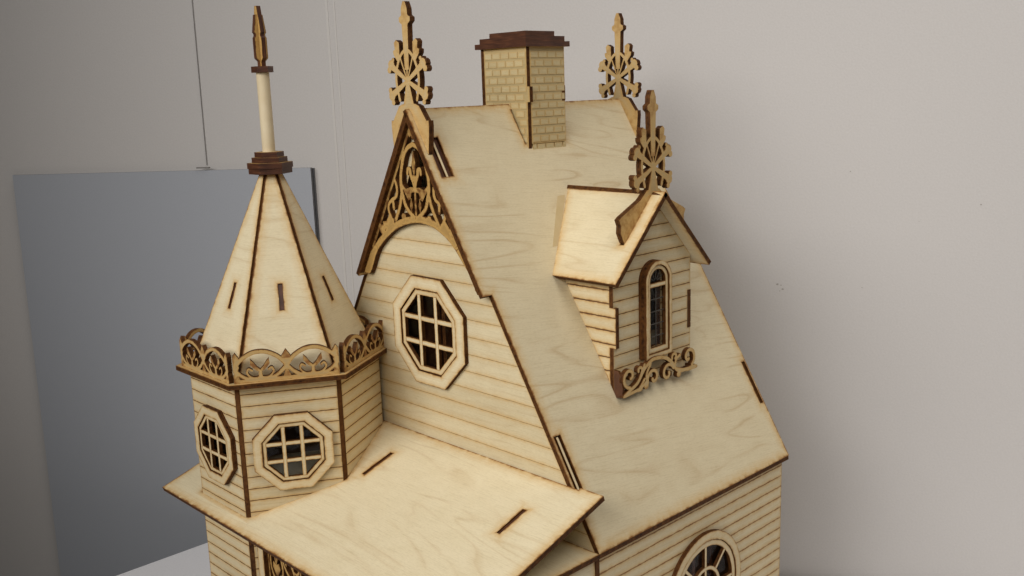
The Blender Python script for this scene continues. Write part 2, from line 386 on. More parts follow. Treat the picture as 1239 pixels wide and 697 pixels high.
for y0_, y1_, a_, b_ in ((-.12, 1.28, 30.8, 34.3), (.3, 1.12, 5.0, 9.0)): plate('slot_lining', at(MR, 0, 0, -.28), [rect(y0_, sv(a_), y1_, sv(b_))], house, t=.1, mats=(edge_cap_shade, edge), halo=None)
plate('slot_tab', at(MR, 0, 0, -.04), [rect(.56, sv(4.5), .80, sv(8.9))], house, t=.35, halo=(.05, .1, .2), sc_mul=.4)
plate('slot_tab', at(MR, 0, 0, -.2), [rect(29.28, sv(5.25), 29.77, sv(9.2))], house, t=.22, mats=(edge, edge), halo=None)
# faint glue smear beside the dormer
# left slope
ML = frame((-E, 0, 0), (0, -1, 0), (E, 0, H))
plate('roof_panel', ML, [[(0, 0), (0, st), (1.09, st), (1.09, SL-.27), (-D, SL-.27), (-D, 0)]], house, 'left roof slope facing away', t=T, mats=(ply_panel, edge), halo=(.16, .5, 1.2))
# ---- gable wall (front) and back wall
zt = H-T/cs-.02
def gable(x): return zt-abs(x)*H/E
xb = 21.2-.45
front_lines = [19.6-1.66*k for k in range(-8, 28)]
octa = lambda cx, cz, r: [(cx+r*math.cos(math.radians(22.5+45*k)), cz+r*math.sin(math.radians(22.5+45*k))) for k in range(8)]
WX, WZ, WR = .73, 15.97, 5.715
xe = (zt-0)/(H/E)
MF = frame((0, 0, 0), (1, 0, 0), (0, 0, 1))
attic_hole = [(XC-2.3, 27.4), (XC+2.3, 27.4), (XC+2.2, 29.2), (XC+.1, 33.4), (XC-.3, 33.4), (XC-2.2, 29.2)]
apexcut = 34.6
g_out = [(-20.7, GZ), (20.7, GZ), (20.7, -.47), (xe, .0), (0.0, zt), (-xe, 0), (-20.7, -.47)]
sided_wall('gable_wall', MF, g_out, house, front_lines, holes=[octa(WX, WZ, WR*.80), attic_hole, rect(5, -22, 13, -4)], gmat=groove_l, gap=.03, label='front gable wall of engraved siding with the octagonal window', mul=.5)
MB = frame((0, D-.12, 0), (-1, 0, 0), (0, 0, 1))
sided_wall('back_wall', MB, [(-20.6, GZ), (20.6, GZ), (20.6, -.47), (-20.6, -.47)], house, front_lines)
sided_wall('back_gable', MB, [(-xe+.4, .02), (xe-.4, .02), (0.0, zt-.6)], house, front_lines)
# side walls
MS = frame((21.2, 0, 0), (0, 1, 0), (0, 0, 1))
side_lines = [-.98-1.165*k for k in range(0, 22)]
RY, RZ, RR = 15.38, -9.5, 5.89
sided_wall('side_wall', MS, rect(.02, GZ, 29.38, -.4), house, side_lines, holes=[circle(RY, RZ, RR*.84, 40)], gmat=groove_l, label='side wall with the round window', gap=.026, mul=1.0)
MS2 = frame((-21.2, 29.4, 0), (0, -1, 0), (0, 0, 1))
sided_wall('side_wall', MS2, rect(.02, GZ, 29.38, -.4), house, side_lines, label='left side wall facing away')
# front corner edge seen beside the side wall
box('corner_strip', frame((21.26, 0, 0), (1, 0, 0), (0, 1, 0)), -.5, -.06, GZ, .0, .42, -.47, house, (edge, edge))
# inside floors and partitions; dark partition faces paint in the shade behind the openings
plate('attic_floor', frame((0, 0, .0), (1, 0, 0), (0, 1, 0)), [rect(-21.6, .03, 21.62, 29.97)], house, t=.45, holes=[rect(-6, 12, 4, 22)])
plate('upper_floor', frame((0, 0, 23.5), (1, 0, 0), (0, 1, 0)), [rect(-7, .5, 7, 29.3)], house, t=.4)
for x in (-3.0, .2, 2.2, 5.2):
    plate('attic_partition', frame((x, 2.2, 1), (0, 1, 0), (0, 0, 1)), [rect(0, 0, 7 if x > 4 else 2.6, 21.9)], house, t=.45, mats=(edge_cap_shade, edge))
plate('attic_partition', frame((0, 8.5, .6), (1, 0, 0), (0, 0, 1)), [rect(-11, 0, 11, 15)], house, t=.45, mats=(edge_cap_shade, edge))

def window_ring(name, M, outer, inner, parent, t, label=None, mats=None, halo=(.1, .25, .6), mul=.9):
    return plate(name, M, [outer], parent, label, holes=[inner], t=t, mats=mats or (ply, edge), halo=halo, sc_mul=mul)
def oct_window(M, cx, cz, R, parent_name, label, thick=.45, mw=.42):
    c = octa(cx, cz, R)
    o = window_ring(parent_name, at(M, 0, 0, thick), c, octa(cx, cz, R*.775), house, thick, label)
    s = window_ring('sash', at(M, 0, 0, thick-.10), octa(cx, cz, R*.755), octa(cx, cz, R*.665), o, .35, halo=(.06, .15, .4), mul=1.0)
    ap = R*.665*math.cos(math.radians(22.5)); q = ap*.345
    hw = lambda off: ap if abs(off) <= ap*math.tan(math.radians(22.5)) else ap+ap*math.tan(math.radians(22.5))-abs(off)
    for k in (-1, 1):
        x = k*q; h = hw(x)+.12
        plate('muntin', at(M, 0, 0, thick-.105), [rect(cx+x-mw/2, cz-h, cx+x+mw/2, cz+h)], s, t=.33, halo=(.06, .12, .2), sc_mul=.9)
        plate('muntin', at(M, 0, 0, thick-.11), [rect(cx-h, cz+x-mw/2, cx+h, cz+x+mw/2)], s, t=.32, halo=(.06, .12, .2), sc_mul=.9)
    plate('pane', at(M, 0, 0, thick-.47), [octa(cx, cz, R*.74)], o, t=.03, mats=(glass, glass), halo=None)
    return o
oct_window(MF, WX, WZ, WR, 'gable_window', 'tall octagonal window with nine openings on the front gable', .45, .46)
# ---- round window on the side wall
rw = window_ring('round_window', at(MS, 0, 0, .45), circle(RY, RZ, RR, 56), circle(RY, RZ, 5.04, 56), house, .45, 'round window with spokes on the side wall')
ss = window_ring('sash', at(MS, 0, 0, .36), circle(RY, RZ, 4.98, 56), circle(RY, RZ, 4.45, 56), rw, .35, halo=(.06, .15, .4))
window_ring('hub_ring', at(MS, 0, 0, .355), circle(RY, RZ, 2.4, 40), circle(RY, RZ, 2.02, 40), ss, .33, halo=(.05, .1, .2))
for k in range(8):
    an = math.radians(45*k); a1 = 2.3 if k not in (2, 6) else 0
    p0 = (RY+a1*math.cos(an), RZ+a1*math.sin(an)); p1 = (RY+4.55*math.cos(an), RZ+4.55*math.sin(an))
    plate('spoke', at(MS, 0, 0, .35), stroke([p0, p1], .30, 1, cap=False), ss, t=.32, halo=(.05, .1, .15), sc_mul=.8)
plate('pane', at(MS, 0, 0, -.02), [circle(RY, RZ, 4.9, 40)], rw, t=.03, mats=(glass, glass), halo=None)
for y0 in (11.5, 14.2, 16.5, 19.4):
    plate('inner_partition', frame((19.2, y0, GZ+.5), (0, 1, 0), (0, 0, 1)), [rect(0, 0, .45, 24)], house, t=2.2, mats=(edge_cap_shade, edge_cap_shade))

# ---- gingerbread in the gable
def gb():
    half = []
    z = lambda x: zt-abs(x+XC)*H/E
    # band hugging the rafter (u relative to XC is only used for the filigree)
    f = lambda pts, w_, **k: stroke(pts, w_, **k)
    half += f([(0, 33.75), (-.85, 33.35), (-1.5, 32.5), (-2.0, 30.9), (-2.06, 30.0), (-1.96, 29.2), (-1.4, 27.8), (-.25, 26.9)], .42)
    half += f([(-1.0, 31.0), (-.9, 31.45), (-.58, 31.4), (-.5, 30.85), (0, 30.1)], .30, w2=.45)
    half += [[(0, 33.15), (-.13, 32.7), (-.25, 32.1), (-.22, 31.5), (-.10, 31.0), (0, 30.9)], [(-.22, 30.9), (0, 30.9), (0, 29.4), (-.22, 29.8), (-.42, 30.35)]]
    half += f([(0, 30.2), (0, 26.9)], .26, k=1)
    half += [[(-2.0, 30.15), (-1.35, 29.55), (-.7, 29.75), (0, 29.75), (-.05, 29.3), (-.55, 29.25), (-.72, 28.65), (-1.05, 28.5), (-1.4, 29.0), (-1.95, 29.6)]]
    half += [[(-.64+.2*math.cos(a_), 28.05+.42*math.sin(a_)) for a_ in [i*.6283 for i in range(10)]]]
    half += f([(-.64, 28.7), (-.64, 27.4)], .12, k=1, cap=False)
    half += f([(-2.0, 29.1), (-2.45, 27.8), (-3.2, 26.5)], .40)
    half += f([(-3.25, 30.7), (-2.8, 29.9), (-2.75, 29.2), (-3.0, 28.7), (-3.6, 28.4), (-4.15, 27.95), (-4.2, 27.3), (-3.7, 26.4)], .34)
    half += f([(-3.45, 28.35), (-3.38, 27.6)], .34, k=1)
    half += [[(-4.2, 26.9), (-4.7, 26.3), (-5.3, 26.2), (-5.2, 25.6), (-4.6, 25.2), (-3.4, 26.0), (-3.5, 26.6)]]
    half += [circle(-1.9, 27.3-.4, .35, 8)]
    P = [[(x+XC, y) for x, y in p] for p in half+mirror(half)]
    P += [[(XC-.7, 35.0), (XC+.7, 35.0), (XC+.45, 34.35), (XC+.2, 34.5), (XC, 34.15), (XC-.2, 34.5), (XC-.45, 34.35)]]
    arch = [(-8.3, 20.3), (-7.45, 21.32), (-6.2, 23.37), (-3.9, 25.17), (-1.97, 26.03), (-.1, 26.42), (1.4, 26.42), (2.9, 26.05), (4.9, 24.94), (6.75, 22.98), (8.2, 21.28), (8.9, 20.3)]
    out_ = []
    for i, (x, y) in enumerate(arch):
        d = V((x-.3, y-19.2)).normalized(); out_.append((x+d.x*.33, y+d.y*.33))
    P += stroke(out_, .66, 3)
    P += [[(-9.2, 20.7), (-7.9, 20.7), (-7.35, 21.6), (-7.2, 22.6), (-8.3, 22.8)], [(9.2, 20.7), (8.0, 20.9), (7.7, 22.0), (7.4, 23.2), (8.3, 22.8)]]
    P += [[(-4.7, 25.9), (-5.6, 25.9), (-6.2, 26.6), (-5.6, 25.1), (-5.1, 24.7)], [(5.0, 26.0), (5.9, 26.1), (6.3, 26.4), (6.0, 25.2), (5.5, 24.9)]]
    zb = 20.75
    for s_ in (-1, 1):
        xo = (zt-zb)*E/H
        P.append([(0, zt-.0), (s_*xo, zb), (s_*(xo-.46), zb), (0, zt-.46*H/E)])
    mask = [(-(zt-zb)*E/H, zb), ((zt-zb)*E/H, zb), (0, zt)]
    return P, mask
P_, mask_ = gb()
plate('gable_fretwork', at(MF, 0, 0, .58), P_, house, 'pierced gingerbread panel with a fleur-de-lis above an arch', holes=[circle(XC, 35.15, .2, 8)], mask=mask_, t=.56, mats=(ply_amber, edge), halo=(.08, .2, .4), sc_mul=.85)

for s_ in (-1, 1):      # charred inner faces of the overhanging roof edge
    zb_ = 20.75; xo_ = (zt-zb_)*E/H
    plate('overhang_lining', at(MF, 0, 0, 1.085), [[(0, zt), (s_*xo_, zb_), (s_*(xo_-.13), zb_), (0, zt-.13*H/E)]], house, t=.5, mats=(edge, edge), halo=None)
# ---- finials
def finial_polys(legs):
    P = []
    P += [[(-.30, 1.0), (.30, 1.0), (.42, 5.0), (.78, 5.25), (.80, 5.6), (.45, 5.8), (.42, 6.4), (.15, 7.0), (-.15, 7.0), (-.42, 6.4), (-.45, 5.8), (-.80, 5.6), (-.78, 5.25), (-.42, 5.0)]]
    P += stroke([(-1.25, -1.7), (-1.62, -.3), (-1.55, .9), (-.95, 2.15), (0, 2.75), (.95, 2.15), (1.55, .9), (1.62, -.3), (1.25, -1.7)], .30)
    for s_ in (-1, 1):
        P += [[(s_*.98, 2.0), (s_*1.0, 3.45), (s_*1.45, 3.7), (s_*1.72, 3.45), (s_*1.62, 2.85), (s_*1.9, 2.75), (s_*1.85, 2.4), (s_*1.35, 1.8)]]
        P += stroke([(0, 0), (s_*2.1, 1.3)], .30, 1, w2=.62); P += [circle(s_*2.3, 1.5, .47, 9), circle(s_*2.62, 1.05, .30, 8), circle(s_*2.0, 1.95, .20, 7)]
        P += stroke([(0, 0), (s_*2.2, -1.15)], .32, 1, w2=.66); P += [circle(s_*2.4, -1.3, .47, 9), circle(s_*2.62, -.8, .28, 8), circle(s_*2.25, -1.9, .26, 7)]
        P += stroke([(0, 0), (s_*.95, 2.2)], .17, 1)
    P += stroke([(0, 0), (0, 2.8)], .19, 1); P += [circle(0, 0, .36, 12), [(-.22, -.2), (.22, -.2), (.85, -2.5), (-.85, -2.5)]]
    for s_ in (-1, 1): P += [[(s_*x, y-2.35) for x, y in legs]]
    return P
steep = [(-.3, .3), (-.3, 0), (0, -.02), (2.5, -4.27), (2.65, -3.0), (2.75, -1.7), (2.72, -1.2), (2.45, -1.25), (1.45, .1), (.9, .3)]
low = [(-.3, .3), (-.3, 0), (0, -.02), (4.2, -4.37), (4.75, -3.3), (4.7, -2.6), (4.95, -2.05), (4.6, -1.8), (1.9, -.55), (.9, .3)]
fin_me = make_mesh('finial', finial_polys(steep), t=.58, mats=(ply_finial, edge), halo=(.08, .22, .5), sc_mul=.5)
fin_me2 = make_mesh('dormer_finial', finial_polys(low), t=.58, mats=(ply_rail_shaded_finial, edge), halo=(.08, .22, .5), sc_mul=.6)  # darker face colour stands in for the shade on this finial
put('finial', fin_me, frame((-.05, -.62, 39.45), (1, 0, 0), (0, 0, 1)), house, 'snowflake-like finial on the front gable peak')
put('finial', fin_me, frame((-.05, 29.0, 39.2), (1, 0, 0), (0, 0, 1)), house, 'finial at the back end of the ridge')
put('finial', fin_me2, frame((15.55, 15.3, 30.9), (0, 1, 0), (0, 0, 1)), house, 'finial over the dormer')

# ---- chimney
CL, CR, Y1, Y2, CT = -3.95, 2.6, 12.06, 17.46, 42.42
BR = .82
def bricks(M, x0, x1, ztop, bottom_fn, parent, mesh_cache):
    row = 0; z = ztop-.45
    while z > 31.5:
        x = x0-(.62 if row % 2 else .1)
        while x < x1:
            w_ = 1.24; a0, a1 = max(x, x0)+.06, min(x+w_, x1)-.06; a1 = min(a1, x1-.06)
            if a1-a0 > .3 and bottom_fn((a0+a1)/2, z-.6):
                key = round(a1-a0, 2)
                if key not in mesh_cache: mesh_cache[key] = make_mesh('brick', [rect(0, -.6, a1-a0, 0)], t=.05, mats=(ply_brick, ply_mortar), halo=(.05, .12, .2), sc_mul=.35, bottom=False)
                put('brick', mesh_cache[key], at(M, a0, z, .05), parent)
            x += w_
        z -= BR; row += 1
cache = {}
McF = frame((0, Y1, 0), (1, 0, 0), (0, 0, 1)); McR = frame((CR, 0, 0), (0, 1, 0), (0, 0, 1))
zbF = lambda x: zs(x)
cw = plate('chimney_wall', McF, [[(CL+T, 31), (CR-.02, zs(CR)-.3), (CR, 37.1), (CR+.32, 37.1), (CR+.32, 38.6), (CR, 38.6), (CR, CT), (CL+T, CT)]], house, 'brick-engraved chimney wall on the gable side', t=T, mats=(ply_mortar, edge), halo=(.1, .25, .5), sc_mul=.5)
bricks(McF, CL+T+.1, CR-.05, CT, lambda x, z: z > zbF(x)-.5, cw, cache)
cw = plate('chimney_wall', McR, [[(Y1+T, 33.0), (Y2-.01, 33.0), (Y2-.01, CT), (Y1+T, CT)]], house, 'brick-engraved chimney wall above the right slope', t=T, mats=(ply_mortar, edge), halo=(.1, .25, .5), sc_mul=.5)
bricks(McR, Y1+T+.05, Y2-.05, CT, lambda x, z: z > 32.3, cw, cache)
McB = frame((0, Y2, 0), (-1, 0, 0), (0, 0, 1)); plate('chimney_wall', McB, [rect(-CR+T+.02, 33.2, -CL-T, CT)], house, t=T, mats=(ply_mortar, edge))
plate('corner_key', frame((CR+.04, 0, 0), (0, 1, 0), (0, 0, 1)), [rect(Y2-T, 37.1, Y2+.01, 38.6)], house, t=.4, mats=(edge, edge), halo=None)
McL = frame((CL, 0, 0), (0, -1, 0), (0, 0, 1)); plate('chimney_wall', McL, [rect(-Y2, 30, -Y1, CT)], house, t=T, mats=(ply_mortar, edge))
Mt = frame((0, 0, 0), (1, 0, 0), (0, 1, 0))
for k, (e_, dz) in enumerate(((.42, 0), (.06, .52), (-.66, 1.04))):
    plate('chimney_cap', at(Mt, 0, 0, CT+dz+.52), [rect(CL-e_, Y1-e_, CR+e_, Y2+e_)], house, t=.515, mats=(ply_amber, edge_cap_shade), holes=[rect(CL+1.4, Y1+1.4, CR-1.4, Y2-1.4)])

# ---- porch roof
TP = .327; PN = V((0, -TP, 1)).normalized(); Zp = 5.155
MP = frame((0, 0, Zp), (1, 0, 0), (0, 1, TP)); k_ = math.sqrt(1+TP*TP)
TX, TY, R6 = -12.326, -8.235, 9.347
pv = lambda y: y*k_
hexo = lambda r, x=TX, y=TY: [(x+r*math.cos(math.radians(60*i)), y+r*math.sin(math.radians(60*i))) for i in range(6)]
hh = [(x, pv(y)) for x, y in hexo(R6-.12)]
plate('porch_roof', MP, [[(-22.5, pv(-17.94)), (22.0, pv(-17.94)), (22.0, pv(.25)), (19.45, pv(.25)), (19.45, pv(-.03)), (18.3, pv(-.03)), (-22.5, pv(-.03))]], house,
      'sloping lean-to roof over the porch', holes=[hh, [(x, pv(y)) for x, y in rect(-2.2, -6.95, -1.8, -3.5)], [(x, pv(y)) for x, y in rect(16.65, -7.0, 17.05, -3.9)]], t=T, mats=(ply, edge), halo=(.16, .5, 1.2))
for x in (-2.0, 16.85):
    plate('slot_tab', at(MP, 0, 0, -.12), [rect(x-.18, pv(-6.9), x+.18, pv(-3.6))], house, t=.3, mats=(edge_cap_shade, edge), halo=None)
# porch ceiling and side frame
plate('porch_ceiling', Mt, [rect(-20, -14.0, 21.65, -.02)], house, t=T, halo=(.16, .5, 1.2))
Mps = frame((21.2, 0, 0), (0, 1, 0), (0, 0, 1))
plate('porch_side_frame', Mps, [rect(-15.8, GZ, -.1, -.46)], house, holes=[[(-14.9, GZ+.9), (-1.0, GZ+.9), (-1.0, -6)]+arcpts(-7.95, -6, 6.95, 0, 180, 24)[1:-1]+[(-14.9, -6)]], t=T)
# porch front frame with fretwork
Mpf = frame((0, -16.33+T, 0), (1, 0, 0), (0, 0, 1))
zf = Zp-TP*16.33-.55
plate('porch_front_frame', at(Mpf, 0, 0, .0), [rect(-7.25, GZ, 21.2, zf)], house, holes=[rect(-6.2, GZ+.9, 6.4, zf-.35), rect(7.6, GZ+.9, 20.1, zf-.35)], t=T, halo=(.12, .3, .7), sc_mul=.8)
def porch_fret(cx0, cx1):
    P = []; wv = cx1-cx0
    P += [rect(cx0, zf-.85, cx1, zf-.3), rect(cx0, -12, cx0+.28, zf-.3), rect(cx1-.28, -12, cx1, zf-.3)]
    half = []
    half += stroke([(1.55, -6.4), (.65, -5.0), (.55, -3.6), (1.3, -2.35), (2.3, -3.2), (2.6, -4.8), (1.55, -6.4)], .26)
    half += [[(1.45, -2.9), (1.2, -3.6), (1.5, -4.3), (1.8, -3.6)], [(1.5, -4.2), (1.0, -4.0), (.85, -4.5), (1.4, -5.3), (1.7, -5.3), (2.2, -4.5), (1.95, -4.0)]]
    half += stroke([(2.2, -2.4), (3.2, -4.2), (4.6, -5.2), (6.3, -5.6)], .3)
    half += stroke(spiral(3.6, -2.6, .75, .2, 180, 500), .24); half += stroke(spiral(5.0, -3.4, .85, .2, 150, 480), .24)
    half += stroke([(2.6, -2.2), (2.9, -2.7), (3.3, -3.7)], .22); half += stroke([(4.4, -2.3), (4.4, -3.6), (4.9, -4.9)], .24); half += stroke([(6.0, -2.3), (5.7, -3.6), (6.2, -5.4)], .24)
    half += stroke([(.2, -7.5), (1.6, -6.6), (3.2, -6.6), (6.3, -5.9)], .5)
    P += [[(cx0+x, y) for x, y in p] for p in half]+[[(cx1-x, y) for x, y in p] for p in half]
    return P
for a0, a1 in ((-6.25, 6.45), (7.55, 20.15)):
    plate('porch_fretwork', at(Mpf, 0, 0, -.47), porch_fret(a0, a1), house, t=T, mats=(ply_amber, edge), halo=(.08, .2, .4), sc_mul=.8)
plate('porch_floor', at(Mt, 0, 0, GZ+.86), [rect(-7, -15.8, 21.1, -.1)], house, t=.8)

# ---- turret
hexv = lambda r, a: V((TX+r*math.cos(math.radians(a)), TY+r*math.sin(math.radians(a)), 0))
ap6 = R6*math.cos(math.radians(30))
CZ = 13.1
t_lines = [11.85-1.147*k for k in range(0, 36)]
def face_frame(a, ap=ap6, z=0):
    n = V((math.cos(math.radians(a)), math.sin(math.radians(a)), 0)); ex = V((-n.y, n.x, 0))
    return frame(V((TX, TY, z))+n*ap, ex, (0, 0, 1))
hwid = R6/2-.30
for a_, lab in ((-90, 'turret wall facing the front left'), (-30, 'turret wall facing the camera'), (30, 'turret wall facing the gable side'), (150, None), (210, None)):
    M_ = face_frame(a_)
    holes = [octa(0, 6.05, 3.96*.80)] if a_ in (-90, -30) else []
    if a_ == -90: holes.append([(-1.4, -14), (1.4, -14)]+arcpts(0, -9.8, 1.4, 0, 180, 12))
    sided_wall('turret_wall', M_, rect(-hwid, GZ, hwid, CZ-.46), house, t_lines, holes=holes, gap=.058, label=lab, mul=.75)
    if a_ in (-90, -30):
        oct_window(M_, 0, 6.05, 3.96, 'turret_window', {-90: 'octagonal turret window seen at a slant', -30: 'octagonal turret window facing the camera', 210: 'octagonal turret window facing away'}[a_], .5, .36)
    if a_ == -90:
        oo = [(-1.95, -14.5), (1.95, -14.5)]+arcpts(0, -9.8, 1.95, 0, 180, 20); ii = [(-1.5, -14.1), (1.5, -14.1)]+arcpts(0, -9.8, 1.5, 0, 180, 20)
        o = window_ring('lower_turret_window', at(M_, 0, 0, .9), oo, ii, house, .9)
        plate('pane', at(M_, 0, 0, -.02), [ii], o, t=.03, mats=(glass, glass), halo=None)
for a_ in (-120, -60, 0, 180, 60):
    p = hexv(R6-.30, a_); M_ = frame((p.x, p.y, CZ-.47), (math.cos(math.radians(a_)), math.sin(math.radians(a_)), 0), (-math.sin(math.radians(a_)), math.cos(math.radians(a_)), 0))
    if p.y > -.4: continue
    plate('corner_joint', M_, [[(-.2, -.45), (.16, -.2), (.16, .2), (-.2, .45)]], house, t=CZ-.47-GZ, mats=(edge, edge), halo=None)
clipy = lambda p, y: clip(p, y, False)
plate('turret_cornice', at(Mt, 0, 0, CZ), [clipy([(x, y) for x, y in hexo(10.5)], -.03)], house, t=T, mats=(ply_finial, edge), halo=(.12, .3, .7))
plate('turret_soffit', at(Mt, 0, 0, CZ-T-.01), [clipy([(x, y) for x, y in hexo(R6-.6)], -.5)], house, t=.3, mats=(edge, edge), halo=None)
def rail():
    W_ = 4.72; P = [rect(-W_, 0, W_, .36)]
    for s_ in (-1, 1):
        c = s_*2.36
        top = [(c-2.36, 1.35), (c-1.7, 2.15), (c-.8, 2.68), (c, 2.82), (c+.8, 2.68), (c+1.7, 2.15), (c+2.36, 1.35)]
        bot = [(c-2.36, 1.35), (c-1.6, .62), (c-.8, .26), (c, .16), (c+.8, .26), (c+1.6, .62), (c+2.36, 1.35)]
        P += stroke(top, .36); P += stroke(bot, .34)
        for k in (-1, 1):
            P += stroke([(c, .55), (c+k*.35, .38), (c+k*.85, .48), (c+k*1.18, .92), (c+k*1.02, 1.28), (c+k*.74, 1.12)], .19)
            P += [[(c, .98), (c+k*.3, 1.05), (c+k*.6, 1.32), (c+k*.86, 1.65), (c+k*.82, 2.15), (c+k*.55, 1.85), (c+k*.3, 1.45), (c, 1.18)]]
        P += [[(c-.2, .35), (c+.2, .35), (c+.14, 1.1), (c-.14, 1.1)]]
    for x in (0, -4.5, 4.5):
        P += [[(x-.35, .3), (x+.35, .3), (x+.12, 1.0), (x+.3, 1.5), (x+.18, 1.8), (x+.42, 2.2), (x, 2.85), (x-.42, 2.2), (x-.18, 1.8), (x-.3, 1.5), (x-.12, 1.0)]]
    return P
msk = rect(-4.72, 0, 4.72, 3)
rail_me = make_mesh('cornice_rail', rail(), t=T, mats=(ply_rail_shaded_finial, edge), halo=(.08, .2, .4), sc_mul=.85, mask=msk)
for a_ in (-90, -30, 30, 150, 210): put('cornice_rail', rail_me, face_frame(a_, 8.72, CZ), house)
me_b = make_mesh('cornice_rail', rail(), t=T, mats=(ply_rail_shaded_finial, edge), halo=(.08, .2, .4), sc_mul=.85, mask=rect(-3.6, 0, 3.6, 3))
put('cornice_rail', me_b, frame((TX, -.52, CZ), (-1, 0, 0), (0, 0, 1)), house)
# turret roof: six narrow triangles with their charred edges between them
RB, RT, ZT = 9.0, 1.15, 31.25
for a_ in (-90, -30, 30, 90, 150, 210):
    n = V((math.cos(math.radians(a_)), math.sin(math.radians(a_)), 0)); ab, at_ = RB*math.cos(math.radians(30)), RT*math.cos(math.radians(30))
    if a_ == 90: ab = min(ab, 7.7)
    base = V((TX, TY, CZ+.02))+n*ab; top = V((TX, TY, ZT))+n*at_; up = top-base; Lr = up.length
    M_ = frame(base, (-n.y, n.x, 0), up); g = .20
    zsl = lambda z: (z-CZ)/(ZT-CZ)*Lr
    slot = rect(-.21, zsl(18.9), .21, zsl(21.25))
    o = plate('turret_roof_panel', M_, [[(-RB/2+g, 0), (RB/2-g, 0), (RT/2-g*.9, Lr), (-RT/2+g*.9, Lr)]], house, holes=[slot], t=T, mats=(ply, edge), halo=(.12, .4, 1.0), sc_mul=.9)
    plate('slot_tab', at(M_, 0, 0, -.10), [rect(-.2, zsl(18.95), .2, zsl(21.2))], o, t=.3, mats=(edge_cap_shade, edge), halo=None)
vs = []; 
core = bpy.data.meshes.new('turret_roof_core')
vs = [tuple((hexv(RB-.30, 60*i)+V((0, 0, CZ+.02)))*S) for i in range(6)]+[tuple((hexv(RT-.20, 60*i)+V((0, 0, ZT)))*S) for i in range(6)]
vs = [(x, min(y, -.0055), z) for x, y, z in vs]
core.from_pydata(vs, [], [[i, (i+1) % 6, (i+1) % 6+6, i+6] for i in range(6)]+[[5, 4, 3, 2, 1, 0], [6, 7, 8, 9, 10, 11]]); core.materials.append(edge)
put('turret_roof_core', core, Matrix.Identity(4), house)
z = ZT
for r, h in ((2.05, .52), (2.15, .55), (1.68, .5), (1.38, .5)):
    plate('spire_collar', at(Mt, 0, 0, z+h), [hexo(r)], house, t=h-.01, mats=(ply_amber, edge_cap_shade), halo=(.1, .2, .4)); z += h
tube('spire_dowel', [(TX, TY, z), (TX, TY, 40.72)], .61, Matrix.Identity(4), house, dowel_m, 20)
plate('spire_ring', at(Mt, 0, 0, 41.3), [hexo(1.02)], house, t=.56, mats=(ply_amber, edge_cap_shade), halo=(.1, .2, .4))
prof = [(-.42, 0), (.42, 0), (.42, .45), (.82, .75), (.82, 2.6), (.66, 2.78), (.66, 2.95), (.82, 3.1), (.24, 5.5), (-.24, 5.5), (-.82, 3.1), (-.66, 2.95), (-.66, 2.78), (-.82, 2.6), (-.82, .75), (-.42, .45)]
prof = [(x*.76, y) for x, y in prof]
for k, a_ in enumerate((-90, 0)):
    ca, sa = math.cos(math.radians(a_)), math.sin(math.radians(a_))
    hgt = 1.0 if k == 0 else .80
    p2 = [(x, min(y, 5.5*hgt+.0*abs(x))) for x, y in prof]
    if k: p2 = [(x, y) if y < 3 else (x if y < 3.2 else math.copysign(.38, x), y if y < 3.2 else 4.7) for x, y in prof]
    plate('spire_tip', frame((TX+ca*.2, TY+sa*.2, 41.3), (-sa, ca, 0), (0, 0, 1)), [p2], house, t=.42, mats=(ply_amber, edge_cap_shade), halo=(.08, .2, .4))

# ---- dormer
XD, XO, YD, HW, HF, ZR, ZE = 15.47, 16.98, 15.297, 7.264, 5.863, 28.707, 21.144
Ld = math.hypot(HW, ZR-ZE); cb, sb = HW/Ld, (ZR-ZE)/Ld
xz = lambda z: E*(1-z/H)
zt2 = ZR-T/cb
MD = frame((XD, YD, 0), (0, 1, 0), (0, 0, 1))
zb = H*(1-XD/E)+.0
zed = zt2-HF*sb/cb
fo = [(-HF, zb), (HF, zb), (HF, 14.6), (HF-.47, 14.6), (HF-.47, 18.4), (HF, 18.4), (HF, zed), (0, zt2), (-HF, zed), (-HF, 18.55), (-HF+.47, 18.55), (-HF+.47, 14.75), (-HF, 14.75)]
d_lines = [zb+.95+1.27*k for k in range(14)]
DY = 15.07-YD
win_open = [(DY-1.3, 13.8), (DY+1.3, 13.8)]+arcpts(DY, 20.25, 1.3, 0, 180, 16)
sided_wall('dormer_wall', MD, fo, house, d_lines, holes=[win_open], gap=.055, label='front of the dormer with the arched window', mul=.7)
# cheeks
xs = XD-T
for s_ in (-1, 1):
    if s_ < 0: M_ = frame((0, YD-HF, 0), (1, 0, 0), (0, 0, 1)); f = lambda x: x
    else: M_ = frame((0, YD+HF, 0), (-1, 0, 0), (0, 0, 1)); f = lambda x: -x
    zl, zh = (14.75, 18.55) if s_ < 0 else (14.6, 18.4)
    ztp = ZE+(HW-HF)*sb/cb-T/cb
    zlow = H*(1-xs/E)
    pts = [(xs, zlow), (xs, zl), (XD+(.28 if s_ < 0 else .07), zl), (XD+(.28 if s_ < 0 else .07), zh), (xs, zh), (xs, ztp), (xz(ztp)-.3, ztp)]
    if s_ > 0: pts = [(-x, y) for x, y in pts][::-1]
    sided_wall('dormer_cheek', M_, pts, house, [z_-.2 for z_ in d_lines], gap=.085, label='left cheek of the dormer' if s_ < 0 else 'right cheek of the dormer', mul=1.0)
